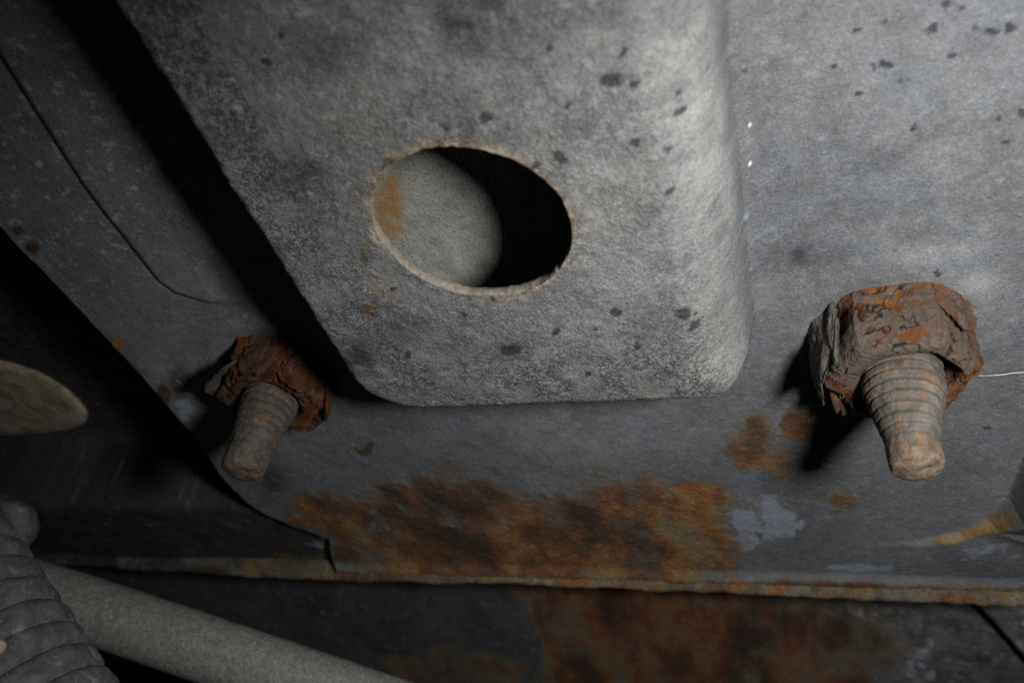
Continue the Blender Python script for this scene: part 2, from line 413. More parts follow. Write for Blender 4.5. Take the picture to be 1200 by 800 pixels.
def masks(x, y, z):
    d = -boss_sdf(x, y); bm = sm(0.0, 1.5, d)
    hr = np.hypot(x - HC[0], y - HC[1]) - HR
    A = {}
    A['rust'] = rust_base(x, y) * (1 - bm)
    for (px, py, rx, ry, k) in [(434, 361, 15, 8, .66), (430, 296, 10, 18, .55), (560, 428, 20, 8, .28), (712, 400, 25, 10, .3)]:
        A['rust'] = np.maximum(A['rust'], k * sm(1.4, .4, blob(x, y, px, py, rx, ry, BH)) * bm)
    t = np.zeros_like(x); x_, y_ = x, y
    x = x + .45 * fbm(x_ * 1.0, y_ * 1.0, None, 3, 296); y = y + .45 * fbm(x_ * 1.0, y_ * 1.0, None, 3, 299)
    for (px, py, rx, ry) in [(717, 93, 16, 8), (743, 98, 8, 5), (728, 62, 5, 8), (658, 182, 8, 7), (742, 165, 7, 6), (798, 145, 8, 5), (784, 179, 6, 5), (786, 226, 5, 4), (665, 121, 5, 4), (568, 133, 8, 6), (522, 147, 6, 5),
                             (800, 367, 10, 7), (813, 384, 7, 5), (815, 372, 4, 3), (723, 363, 8, 5), (697, 381, 5, 4), (598, 408, 12, 8), (652, 387, 5, 4), (479, 414, 5, 5), (315, 72, 7, 5), (330, 37, 5, 5), (643, 53, 5, 4),
                             (830, 122, 4, 3), (795, 125, 4, 4), (630, 190, 6, 4), (545, 366, 4, 4), (460, 335, 5, 4), (745, 405, 4, 3), (580, 345, 4, 3), (690, 437, 5, 3)]:
        t = np.maximum(t, sm(1.75, 0.1, blob(x, y, px, py, rx, ry, BH)) * bm)
    for (px, py, rx, ry) in [(1036, 76, 10, 6), (1021, 78, 5, 5), (1005, 106, 5, 4), (1055, 91, 5, 4), (1115, 64, 5, 4), (1161, 35, 9, 5), (1182, 31, 7, 6), (1140, 31, 5, 4), (1092, 31, 7, 5), (977, 76, 5, 4), (1038, 25, 4, 4), (1172, 137, 5, 4),
                             (1073, 149, 4, 4), (1197, 132, 5, 8), (1112, 4, 6, 5), (1128, 10, 5, 4), (1098, 315, 4, 3), (1178, 166, 5, 3), (1004, 36, 4, 3), (1156, 500, 6, 3), (870, 78, 4, 3)]:
        t = np.maximum(t, sm(1.75, 0.1, blob(x, y, px, py, rx, ry)) * (1 - bm))
    x, y = x_, y_
    A['tar'] = t
    g = np.zeros_like(x)
    for (px, py, rx, ry, k, h) in [(350, 200, 36, 30, .9, BH), (552, 22, 48, 44, 1.0, BH), (415, 418, 32, 24, .95, BH), (480, 385, 40, 22, .5, BH), (780, 20, 60, 40, .22, BH), (598, 408, 24, 15, .7, BH), (380, 60, 50, 40, .5, BH), (520, 260, 240, 240, .05, BH),
                                   (245, 30, 70, 60, .2, BH), (937, 296, 26, 14, .9, 0), (1180, 210, 26, 90, .22, 0), (1010, 560, 60, 40, .2, 0), (210, 450, 15, 22, .85, 0), (320, 560, 20, 26, .85, 0), (930, 640, 80, 34, .35, 0), (1100, 560, 60, 60, .22, 0)]:  # the tall faint patch at the far right only darkens the sheet there
        w_ = sm(1.5, 0.2, blob(x, y, px, py, rx, ry, h)) * k
        g = np.maximum(g, w_ * (bm if h else 1 - bm))
    f1, f2, cid = voro(x * .6, y * .6, np.full_like(x, .5), 177)
    A['dirt_shade'] = np.clip(g, 0, 1)
    p = np.zeros_like(x)
    for (px, py, rx, ry, k, h) in [(800, 110, 70, 150, .6, BH), (835, 260, 40, 180, .5, BH), (700, 220, 120, 130, .35, BH), (480, 70, 40, 50, .4, BH), (1130, 190, 70, 80, .15, 0), (1110, 275, 90, 40, .3, 0), (1095, 332, 75, 18, .7, 0), (1145, 352, 26, 24, .5, 0),
                                   (940, 60, 70, 40, .12, 0), (235, 440, 30, 46, .55, 0), (190, 420, 30, 40, .4, 0), (640, 520, 160, 26, .2, 0), (205, 340, 50, 40, .2, 0)]:
        p = np.maximum(p, sm(1.4, 0.2, blob(x, y, px, py, rx, ry, h)) * k * (bm if h else 1 - bm))
    A['pale'] = p
    fk = 0.25 + 0 * x
    for (px, py, rx, ry, k, h) in [(300, 60, 180, 110, 1, BH), (370, 210, 60, 60, .8, BH), (80, 230, 130, 170, 1, 0), (960, 100, 90, 110, .3, 0)]:
        fk = np.maximum(fk, sm(1.4, 0.5, blob(x, y, px, py, rx, ry, h)) * k)
    A['fleck'] = fk
    b = np.zeros_like(x)
    for (px, py, rx, ry, k) in [(895, 608, 50, 28, .80), (868, 632, 34, 16, .64), (1010, 664, 70, 6, .5), (1160, 640, 50, 16, .4), (215, 470, 16, 30, .5), (590, 615, 10, 20, .7), (430, 610, 14, 20, .6)]:
        b = np.maximum(b, sm(1.35, .4, blob(x, y, px, py, rx, ry)) * k * (1 - bm))
    A['blue'] = b
    tn = (.82 + .5 * fbm(x * .12, y * .12, None, 2, 401)) * np.exp(-(np.maximum(hr, 0) / 1.2) ** 1.3) * bm
    tn = np.maximum(tn, 0.55 * sm(1.5, .3, blob(x, y, 455, 340, 45, 22, BH)) * bm)
    tn = np.maximum(tn, .50 * sm(1.3, .4, blob(x, y, 707, 37, 10, 8, BH)) * bm)
    tn = np.maximum(tn, .75 * sm(-67, -68.5, y) * (1 - bm))
    A['tan'] = tn
    dt = np.zeros_like(x)
    for (px, py, h) in [(878, 139, 0), (879, 183, 0)]: dt = np.maximum(dt, sm(1.6, .3, blob(x, y, px, py, 2.4, 2.4, h)) * (d < -.8))
    A['dot'] = dt
    return A

xs = np.concatenate([np.arange(-63.6, 72, 0.25), np.arange(72, 108.1, 1.5)])
ys = np.concatenate([np.arange(-68.9, 64, 0.25), np.arange(64, 108.1, 1.5)])
X, Y = np.meshgrid(xs, ys, indexing='ij')
nx, ny = X.shape
X = X.ravel(); Y = Y.ravel()
wob = 0.35 * fbm(X * .35, Y * .35, o=4, s=81)
def outline(x, y, wb):
    o = polysdf(x, y, OUT) + wb * 0.8
    h = HR + wb * 0.7 - np.hypot(x - HC[0], y - HC[1])
    return o, h
so, sh = outline(X, Y, wob)
Q = gridfaces(nx, ny)
sd = np.maximum(so, sh)
keep = (sd[Q] < 0).any(1); Q = Q[keep]
# pull the vertices that stick out back to the outline
e = 1e-3
for it in range(2):
    out = sd > 0
    for which in (0, 1):
        xo, yo = X[out], Y[out]
        f0 = outline(xo, yo, wob[out])[which]; fx = outline(xo + e, yo, wob[out])[which]; fy = outline(xo, yo + e, wob[out])[which]
        gx, gy = (fx - f0) / e, (fy - f0) / e; st = np.where((f0 > 0) & (f0 < 1.0), f0, 0)
        X[out] = xo - st * gx; Y[out] = yo - st * gy
    so, sh = outline(X, Y, wob); sd = np.maximum(so, sh)
used = np.zeros(len(X), bool); used[Q.ravel()] = True
remap = np.cumsum(used) - 1
X, Y = X[used], Y[used]; Q = remap[Q]
Zh = height(X, Y)
V = np.stack([X, Y, Zh], 1)
A = masks(X, Y, Zh)
# the cut edge: a turned-down skirt of the sheet's thickness
E = np.concatenate([Q[:, [0, 1]], Q[:, [1, 2]], Q[:, [2, 3]], Q[:, [3, 0]]])
key = np.sort(E, 1); code = key[:, 0].astype(np.int64) * len(X) + key[:, 1]
u_, idx, cnt = np.unique(code, return_index=True, return_counts=True)
BE = E[idx[cnt == 1]]
BE = BE[(V[BE[:, 0], 0] < 100) & (V[BE[:, 0], 1] < 100) & (V[BE[:, 1], 0] < 100)]
nrm = vnormals(V, Q)
holeE = np.hypot(V[BE[:, 0], 0] - HC[0], V[BE[:, 0], 1] - HC[1]) < HR + 2
BO = BE[~holeE]
bv, inv = np.unique(BO.ravel(), return_inverse=True); inv = inv.reshape(-1, 2)
SV = V[bv].copy(); SV2 = SV.copy(); SV2[:, 2] -= 1.5
skirt_f = np.stack([inv[:, 1], inv[:, 0], inv[:, 0] + len(bv), inv[:, 1] + len(bv)], 1)

bracket = thing('mounting_bracket', 'weathered grey pressed steel bracket with raised rectangular boss and round hole', 'bracket')
cen = V[Q].mean(1)
isb = boss_sdf(cen[:, 0], cen[:, 1]) < 0.35
def sub(mask):
    q = Q[mask]; u = np.unique(q); r = np.zeros(len(V), np.int64); r[u] = np.arange(len(u))
    return u, r[q]
ub, qb = sub(isb); uf, qf = sub(~isb)
PF = paint(X, Y, None, A, *FLANGE_C, warm=.6, cool=.7, rust_k=1.2)
bmix = sm(-0.3, 1.2, -boss_sdf(X, Y))
PB = paint(X[ub], Y[ub], Zh[ub] * .7, {k: a[ub] for k, a in A.items()}, *BOSS_C, warm=.8, cool=.7, s=50)
PC = PF.copy(); PC[ub] = PF[ub] * (1 - bmix[ub, None]) + PB * bmix[ub, None]
bd = -boss_sdf(X[ub], Y[ub])
crk = np.clip(sm(16, 2, bd) * sm(.0, 3, bd) * sm(40, 10, X[ub] + 12) + .7 * sm(18, 4, Y[ub]) + .3, 0, 1) * sm(-.35, .1, fbm(X[ub] * .25, Y[ub] * .25, None, 3, 411)) * sm(30, 24, X[ub])
boss = add_mesh('boss', V[ub], qb, M_BOSS, bracket, {'paint': PC[ub], 'crackle': crk}, normals=nrm[ub])
flange = add_mesh('flange', V[uf], qf, M_FLANGE, bracket, {'paint': PC[uf]}, normals=nrm[uf])
ka = {k: np.concatenate([a[bv], a[bv]]) for k, a in A.items()}
ka['rust'] = np.maximum(ka['rust'], 0.5)
skv = np.concatenate([SV, SV2])
add_mesh('cut_edge', skv, skirt_f, M_FLANGE, flange, {'paint': paint(*skv.T, ka, *FLANGE_C)})
flange['label'] = 'flat grey flange with brown rust along its lower edge'
boss['label'] = 'raised grainy grey boss with tar specks'

# crumbly tan rim round the hole: rounded lip and the inner thickness of the sheet
nt, ns = 420, 16
th = np.linspace(0, 2 * math.pi, nt, endpoint=False)
prof = [(0.5, -0.16), (0.34, -0.03), (0.2, 0.02), (0.08, -0.02), (0.0, -0.16), (-0.05, -0.4), (-0.06, -0.75), (-0.02, -1.1), (0.15, -1.5)]
pa = np.array(prof); tt = np.linspace(0, len(pa) - 1, ns)
pr_ = np.interp(tt, range(len(pa)), pa[:, 0]); pz_ = np.interp(tt, range(len(pa)), pa[:, 1])
TH, PR = np.meshgrid(th, pr_, indexing='ij'); _, PZ = np.meshgrid(th, pz_, indexing='ij')
cx, cy = np.cos(TH), np.sin(TH)
wobr = 0.35 * fbm((HC[0] + cx * HR) * .35, (HC[1] + cy * HR) * .35, o=4, s=81) * 0.7
jag = 0.24 * fbm(cx * 6, cy * 6, PZ * 0.5, o=4, s=91, g=.5)
rr_ = HR + wobr + PR + jag
hx, hy = HC[0] + cx * rr_, HC[1] + cy * rr_
hz0 = height((HC[0] + cx * (HR + .9)).ravel(), (HC[1] + cy * (HR + .9)).ravel()).reshape(TH.shape)
hz = hz0 + PZ * 0.85 + 0.08 * fbm(hx * 1.8, hy * 1.8, PZ, o=3, s=95) - 0.03
n = NT('tan_crust')
ccol = n.ramp(n.noise(1.4, 7, 0.68, 0.4), [(0.28, (0.10, 0.085, 0.065)), (0.48, (0.24, 0.20, 0.15)), (0.72, (0.42, 0.36, 0.28))])
ccol = n.mix(n.math('MULTIPLY', n.ss(n.noise(0.3, 5, 0.6, off=9), 0.42, 0.62), 0.75), ccol, (0.21, 0.205, 0.195))
M_CRUST = n.done(ccol, 0.85, n.bump(n.noise(2.4, 5, 0.62, off=3), 0.14), 0.2)
hrim = add_mesh('hole_rim', np.stack([hx.ravel(), hy.ravel(), hz.ravel()], 1), gridfaces(nt, ns, True)[:, ::-1], M_CRUST, boss)
hrim['label'] = 'crumbly tan rust crust round the hole'

# ---------------------------------------------------------------- sheet seen through the hole
n = NT('inner_panel_paint')
c0 = n.ramp(n.noise(0.45, 6, 0.66), [(0.3, (0.19, 0.195, 0.18)), (0.7, (0.36, 0.36, 0.32))])
c0 = n.mix(n.math('MULTIPLY', n.ss(n.noise(3.6, 3, 0.6, off=4), 0.56, 0.66), 0.75), c0, (0.045, 0.045, 0.04))
c0 = n.mix(n.math('MULTIPLY', n.ss(n.noise(0.3, 5, 0.6, off=14), 0.52, 0.68), 0.5), c0, (0.20, 0.23, 0.24))
ra = n.math('ADD', n.attr('rust'), n.math('MULTIPLY', n.math('SUBTRACT', n.noise(0.5, 8, 0.72, off=91), 0.5), 2.4))
c0 = n.mix(n.math('MULTIPLY', n.ss(ra, 0.2, 0.75), 0.75), c0, (0.27, 0.19, 0.085))
c0 = n.mix(n.math('MULTIPLY', n.ss(ra, 0.55, 1.15), 0.8), c0, (0.27, 0.11, 0.03))
M_INNER = n.done(c0, 0.7, n.bump(n.noise(2.5, 5, 0.6), 0.12), 0.3)
gx = np.arange(-17, 30, 0.5); gy = np.arange(2, 75, 0.5)
IX, IY = [a.ravel() for a in np.meshgrid(gx, gy, indexing='ij')]
IZ = -1.3 + 0.5 * vnoise(IX * .06, IY * .06, s=3)
IR = np.zeros_like(IX)
for (px, py, rx, ry, k) in [(455, 245, 26, 52, .85), (452, 225, 34, 26, .6), (475, 290, 26, 26, .3)]: IR = np.maximum(IR, k * sm(1.4, .3, blob(IX, IY, px, py, rx, ry, -1.3)))
inner = add_mesh('inner_panel', np.stack([IX, IY, IZ], 1), gridfaces(len(gx), len(gy)), M_INNER, None, {'rust': IR})
tag(inner, 'pale greenish grey speckled sheet with orange rust seen through the round hole', 'metal panel')

# ---------------------------------------------------------------- rusty nuts and studs
def hexr(th, a, th0):
    m = np.mod(th - th0 + math.pi / 6, math.pi / 3) - math.pi / 6
    return a / np.cos(m)

def make_nut(name, label, loc, mat, flmat, seed, th0, spec):
    root = thing(name, label, 'hex nut', loc, 'rusted nuts on the bracket')
    nt, ns = 460, 150
    th = np.linspace(0, 2 * math.pi, nt, endpoint=False)
    # profile: flared skirt of scale, side, chamfer, top, bore   (factor of hex radius, z)
    P0 = [(1.13, -0.5), (1.09, 0.3), (1.03, 0.9), (1.0, 1.7), (1.0, 3.4), (1.0, 5.4), (0.985, 6.7), (0.93, 7.6), (0.83, 8.0)]
    T = np.linspace(0, 1, ns)
    k1 = 0.62
    fz = np.interp(T / k1, np.linspace(0, 1, len(P0)), [p[1] for p in P0]); ff = np.interp(T / k1, np.linspace(0, 1, len(P0)), [p[0] for p in P0])
    TH, FF = np.meshgrid(th, ff, indexing='ij'); _, FZ = np.meshgrid(th, fz, indexing='ij'); _, TT = np.meshgrid(th, T, indexing='ij')
    rh = hexr(TH, spec['af'], th0) * (1 + 0.035 * fbm(np.cos(TH) * 1.3, np.sin(TH) * 1.3, None, 2, seed)) - 0.12 * sm(1.08, 1.15, hexr(TH, 1.0, th0))
    r = rh * FF
    # top face and bore, with a wider gap on one side of the stud
    gap = spec['gap'] * np.exp(-((np.mod(TH - spec['gap_at'] + math.pi, 2 * math.pi) - math.pi) / 0.75) ** 2)
    rb = 4.75 + gap + 0.25 * fbm(np.cos(TH) * 3, np.sin(TH) * 3, None, 3, seed + 3)
    t2 = np.clip((TT - k1) / 0.22, 0, 1); t3 = np.clip((TT - k1 - 0.22) / 0.16, 0, 1)
    r = np.where(TT > k1, rh * 0.83 * (1 - t2) + (rb + .15) * t2 - 0.15 * t3, r)
    z = np.where(TT > k1, 8.0 + 0.15 * np.sin(t2 * 3.14) - 0.3 * t2 ** 3 - 3.6 * t3, FZ)
    z = z * spec['zs']
    Vv = np.stack([(r * np.cos(TH)).ravel(), (r * np.sin(TH)).ravel(), z.ravel()], 1)
    Fc = gridfaces(nt, ns, True)
    N = vnormals(Vv, Fc)
    x, y, zz = Vv.T
    wx = fbm(x * .3, y * .3, zz * .3, 3, seed + 11) * 1.1; wy = fbm(x * .3, y * .3, zz * .3, 3, seed + 17) * 1.1; wz = fbm(x * .3, y * .3, zz * .3, 3, seed + 23) * 1.1
    f1, f2, cid = voro(x * spec['cells'] + wx, y * spec['cells'] + wy, zz * .22 + wz, seed)
    g1, g2, gid = voro(x * .55 + wx, y * .55 + wy, zz * .9 + wz, seed + 50)
    edge = f2 - f1
    crack_shade = sm(0.075, 0.015, edge) * (fbm(x * .22, y * .22, zz * .22, 2, seed + 5) > -0.15)
    crack2 = sm(0.06, 0.01, g2 - g1) * (fbm(x * .3, y * .3, zz * .3, 2, seed + 7) > 0.12)
    facet = sm(.3, .9, y / 9) * (1 - sm(.8, 1.0, zz / 8)) * spec['calm']
    disp = (cid - 0.5) * 1.15 * (1 - .6 * facet) + (gid - .5) * 0.35 + 0.55 * fbm(x * .45, y * .45, zz * .45, 4, seed + 31, .6) - 0.95 * crack_shade - 0.15 * crack2 + 0.12 * fbm(x * 2.2, y * 2.2, zz * 2.2, 3, seed + 37)
    amp = spec['amp'] * np.where(TT > k1, 1 - 0.65 * t2, 1).ravel() * (1 - 0.8 * t3.ravel()) * sm(-0.6, 0.4, zz) * (1 - .35 * facet)
    Vv = Vv + N * (disp * amp)[:, None]
    bore_shade = t3.ravel()  # shade of the bore, put into the colour along with the cracks
    body = add_mesh('body', Vv, Fc, mat, root, {'crack_shade': np.clip(crack_shade + .25 * crack2 + 0.6 * bore_shade, 0, 1), 'cell': np.clip(cid * 0.7 + gid * .3, 0, 1) + spec['dust'] * (y > 1)})
    # curling plates of scale round the sides
    for k, (a0, a1, z0, z1, ra, rb_, tilt, sd_) in enumerate(spec['flakes']):
        mu, mv = 46, 26
        U, W = np.meshgrid(np.linspace(0, 1, mu), np.linspace(0, 1, mv), indexing='ij')
        # ragged outline: squeeze the rim by noise
        rag = lambda s: 0.11 * fbm(W * 4 + s, U * 4 - s, None, 3, sd_)
        U2 = U + rag(3.1) * (np.abs(U - .5) * 2) ** 2 + 0.06 * fbm(U * 2, W * 2, None, 2, sd_ + 8); W2 = W * (1 + 0.35 * fbm(U * 3.2, W * 0 + 1.7, None, 3, sd_ + 2)) - 0.03
        W2 = W2 * (1 - 0.45 * (np.abs(U - .5) * 2) ** 4)
        a = math.radians(a0) + (math.radians(a1) - math.radians(a0)) * U2
        zz_ = (z0 + (z1 - z0) * W2) * spec['zs']
        rr = ra + (rb_ - ra) * W + tilt * (U - .5) + 0.55 * fbm(U * 3, W * 2.4, None, 4, sd_ + 5, .6)
        th_ = 0.55 * (1 - (np.abs(U - .5) * 2) ** 6) * (1 - (np.abs(W - .5) * 2) ** 6) + 0.10
        def shell(rad): return np.stack([(rad * np.cos(a)).ravel(), (rad * np.sin(a)).ravel(), zz_.ravel()], 1)
        outer, innr = shell(rr + th_ * .5 + .12 * fbm(U * 12, W * 9, None, 3, sd_ + 9)), shell(rr - th_ * .5)
        q1 = gridfaces(mu, mv); nv = mu * mv
        rim = [i * mv for i in range(mu)] + [(mu - 1) * mv + j for j in range(1, mv)] + [i * mv + mv - 1 for i in range(mu - 2, -1, -1)] + [j for j in range(mv - 2, 0, -1)]
        q3 = [(rim[i], rim[(i + 1) % len(rim)], rim[(i + 1) % len(rim)] + nv, rim[i] + nv) for i in range(len(rim))]
        fa = np.concatenate([q1, q1[:, ::-1] + nv, np.array(q3)])
        cr_ = sm(.05, -.05, np.abs(fbm(U * 5, W * 3, None, 3, sd_ + 21)) - .03).ravel() * .7
        add_mesh('rust_flake', np.concatenate([outer, innr]), fa, flmat if k in spec['grey'] else mat, root, {'crack_shade': np.concatenate([cr_, cr_ * 0 + .35]), 'cell': np.full(2 * nv, (.78 if k in spec['grey'] else .3 + .25 * spec['calm']) + .15 * (k % 2))})
    return root

def make_stud(name, label, loc, mat, seed, length, lean, tipf, thread_to, tan=1.0, fat=4.8, z_fat=9.0):
    root = thing(name, label, 'threaded stud', loc, 'threaded studs through the bracket')
    nt, ns = 260, 260
    th = np.linspace(0, 2 * math.pi, nt, endpoint=False); z = np.linspace(0.5, length, ns)
    TH, ZZ = np.meshgrid(th, z, indexing='ij')
    ft = np.interp(ZZ, [0, z_fat, length - 3.6, length - 1.0, length - .35, length], [fat, fat, tipf * 1.03, tipf, tipf * .98, tipf * .90])
    ph = np.mod(ZZ / 1.2 + TH / (2 * math.pi) * 1 + 0.05 * fbm(np.cos(TH) * 2, np.sin(TH) * 2, ZZ * .3, 2, seed), 1.0)
    saw = np.abs(ph * 2 - 1)                     # 1 at root, 0 at crest
    fade = sm(thread_to + 3.5, thread_to - 2.0, ZZ) * (0.7 + 0.5 * fbm(np.cos(TH) * 1.2, np.sin(TH) * 1.2, ZZ * .25, 2, seed + 4))
    groove = sm(0.62, 0.96, saw) * np.clip(fade, 0, 1)
    weak = 0.07 * sm(0.5, 1, saw) * (1 - np.clip(fade, 0, 1)) * sm(length - 1.5, length - 4, ZZ)
    x0, y0 = np.cos(TH), np.sin(TH)
    r = ft - 0.50 * groove - weak + 0.13 * fbm(x0 * 2.2, y0 * 2.2, ZZ * .45, 4, seed + 9, .55) + 0.06 * fbm(x0 * 9, y0 * 9, ZZ * 1.9, 3, seed + 13)
    cxs = lean[0] * (ZZ / length) ** 1.2; cys = lean[1] * (ZZ / length) ** 1.2
    Vv = np.stack([(cxs + r * x0).ravel(), (cys + r * y0).ravel(), ZZ.ravel()], 1)
    add_mesh('shank', Vv, gridfaces(nt, ns, True), mat, root, {'groove': np.clip(groove + weak * 2, 0, 1).ravel(), 'tip': (0.8 * tan * sm(length - 2.6, length - .8, ZZ)).ravel()})
    # worn end: rounded edge, uneven face
    rs = np.linspace(1, 0, 28); Rr, TT = np.meshgrid(rs, th, indexing='xy')
    rad = r[:, -1][:, None] * Rr
    zz = length + 0.55 * (1 - Rr ** 2.6) + 0.22 * fbm(rad * np.cos(TT) * .5, rad * np.sin(TT) * .5, None, 4, seed + 21) * sm(1, .8, Rr) - 0.35 * np.exp(-((rad * np.cos(TT) - 1.0) ** 2 + (rad * np.sin(TT) - .4) ** 2) / .5)
    cx, cy = lean
    Vt = np.stack([(cx + rad * np.cos(TT)).ravel(), (cy + rad * np.sin(TT)).ravel(), zz.ravel()], 1)
    tp = add_mesh('worn_tip', Vt, gridfaces(nt, 28, True), mat, root, {'groove': np.zeros(len(Vt)), 'tip': np.full(len(Vt), tan)})
    return root

nR = make_nut('hex_nut', 'dusty brown corroded hex nut with flaking scale on the larger, better lit stud', NUT_R, M_NUT_PALE, M_FLAKE, 301, math.radians(95),
         {'gap': 1.7, 'gap_at': math.radians(20), 'amp': 0.40, 'af': 8.15, 'dust': .2, 'calm': 1.0, 'zs': 1.0, 'cells': .15, 'grey': (0, 1),
          'flakes': [(152, 203, -0.3, 8.4, 10.4, 9.3, 1.0, 11), (140, 166, 0.2, 8.9, 9.5, 8.5, -.7, 23), (200, 236, 0.5, 8.2, 8.8, 9.0, .6, 37), (205, 262, 6.0, 8.9, 7.7, 7.0, .3, 43), (22, 66, -.4, 4.6, 9.4, 8.9, .3, 57)]})
sR = make_stud('threaded_stud', 'grey brown threaded stud with pale tan tip, standing in the brighter nut', NUT_R, M_STUD, 401, 19.4, (0.2, 0.2), 2.95, 13.2, .8, 4.75, 9.5)
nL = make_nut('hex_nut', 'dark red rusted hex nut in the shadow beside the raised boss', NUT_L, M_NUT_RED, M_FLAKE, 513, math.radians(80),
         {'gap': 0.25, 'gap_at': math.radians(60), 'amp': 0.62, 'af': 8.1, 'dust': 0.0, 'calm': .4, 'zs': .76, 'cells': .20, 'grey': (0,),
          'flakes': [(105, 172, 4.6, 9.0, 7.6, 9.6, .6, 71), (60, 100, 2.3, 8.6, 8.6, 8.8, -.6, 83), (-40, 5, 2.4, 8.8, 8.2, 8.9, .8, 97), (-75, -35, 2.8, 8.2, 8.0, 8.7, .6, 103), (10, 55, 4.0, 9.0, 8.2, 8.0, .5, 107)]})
sL = make_stud('threaded_stud', 'dim grey threaded stud leaning left out of the dark red nut', NUT_L, M_STUD_SHADED, 441, 17.4, (-0.2, 0.2), 3.2, 10.0, .2, 4.3, 6.5)

for o in (nR, sR, nL, sL): o.scale = (.92, .92, 1.0)

# loose thread lying by the right-hand nut
fp = [P(1147, 440, 3.0), P(1165, 437.5, 3.4), P(1185, 436.5, 3.6), P(1215, 437, 3.8)]
tv, tf_ = [], []
for i in range(25):
    t = i / 24 * 3; k = min(int(t), 2); u = t - k; c = fp[k] * (1 - u) + fp[k + 1] * u; c = c + [0, 0, .25 * math.sin(t * 1.4)]
    for j in range(6): tv.append(c + 0.045 * np.array([0, math.cos(j * 1.047), math.sin(j * 1.047)]))
for i in range(24):
    for j in range(6): tf_.append((i * 6 + j, i * 6 + (j + 1) % 6, i * 6 + 6 + (j + 1) % 6, i * 6 + 6 + j))
tag(add_mesh('loose_fibre', tv, tf_, M_FIBRE), 'single thin white fibre sticking out to the right of the bright nut', 'fibre')

# ---------------------------------------------------------------- rail behind the bracket, with its rolled lip
def sweep_grid(name, gx, prof, mat, parent, zfun, attrs, step=0.3):
    prof = np.asarray(prof, float)
    L = np.concatenate([[0], np.cumsum(np.hypot(*np.diff(prof, axis=0).T))]); s = np.arange(0, L[-1], step)
    py = np.interp(s, L, prof[:, 0]); pz = np.interp(s, L, prof[:, 1])
    for _ in range(3): py[1:-1] = (py[:-2] + py[2:] + 2 * py[1:-1]) / 4; pz[1:-1] = (pz[:-2] + pz[2:] + 2 * pz[1:-1]) / 4
    GX, GY = np.meshgrid(gx, py, indexing='ij'); _, GZ = np.meshgrid(gx, pz, indexing='ij'); _, S = np.meshgrid(gx, s, indexing='ij')
    x, y, z, S = GX.ravel(), GY.ravel(), GZ.ravel(), S.ravel()
    y, z = zfun(x, y, z, S)
    return add_mesh(name, np.stack([x, y, z], 1), gridfaces(len(gx), len(py)), mat, parent, attrs(x, y, z, S))

rail = thing('frame_rail', 'dark painted rail running behind the bracket, with rusty rolled lower lip', 'rail')
def ZERO(x): return {k: np.zeros_like(x) for k in ('rust', 'tar', 'dirt_shade', 'pale', 'fleck', 'blue', 'tan', 'dot')}
def rail_z(x, y, z, S):
    return y, z + 0.5 * vnoise(x * .03, y * .04, s=15) + 0.12 * fbm(x * .5, y * .5, o=3, s=16)
def rail_a(x, y, z, S):
    A = ZERO(x); A['fleck'] += .2
    A['dirt_shade'] += .3 * sm(-.1, .5, fbm(x * .05, y * .05, o=3, s=19))
    A['rust'] += .35 * sm(-64, -69, y) * sm(-120, -70, x)
    A['blue'] += .35 * sm(1.5, .3, blob(x, y, 370, 640, 30, 12, -1.5))
    return A
gxr = np.arange(-215, 0, 0.7)
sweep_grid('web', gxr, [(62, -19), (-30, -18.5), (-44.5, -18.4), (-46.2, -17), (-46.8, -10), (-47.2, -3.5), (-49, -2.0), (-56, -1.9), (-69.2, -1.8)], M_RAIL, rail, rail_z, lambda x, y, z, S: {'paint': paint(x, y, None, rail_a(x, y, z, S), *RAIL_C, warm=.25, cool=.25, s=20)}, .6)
def lip_z(x, y, z, S):
    wv = 0.55 * fbm(x * .05, 0 * x + 3, o=3, s=25) + 0.22 * fbm(x * .35, S * .3, o=3, s=26)
    k = sm(-140, -60, x) * 0.55 + 0.45 + .25 * sm(10, 60, x)
    zz = -1.9 + (z + 1.9) * (k + 0.18 * fbm(x * .12, 0 * x, o=3, s=27)) * .85
    return y - 0.5 * wv - 0.9 * sm(-20, 20, x), zz + 0.12 * fbm(x * .8, S * .8, o=3, s=28)
def lip_a(x, y, z, S):
    A = ZERO(x); f = fbm(x * .06, S * .15, o=4, s=29)
    A['tan'] += (.40 + .35 * f) * sm(-70, -50, x)
    A['rust'] += np.clip(.62 + .45 * fbm(x * .05 + 40, S * .25, o=4, s=30), 0, 1) * sm(-105, -60, x)
    return A
M_LIP = coating('lip_paint', 1.2, 1.0)
sweep_grid('rolled_lip', np.arange(-215, 112, 0.4), [(-68.8, -1.9), (-69.4, -1.2), (-69.9, 0.3), (-70.3, 1.6), (-70.9, 2.1), (-71.6, 1.8), (-71.9, 0.6), (-72.0, -4.5)], M_LIP, rail, lip_z, lambda x, y, z, S: {'paint': paint(x, S, None, lip_a(x, y, z, S), (.02, .018, .016), (.07, .06, .05), s=30)})

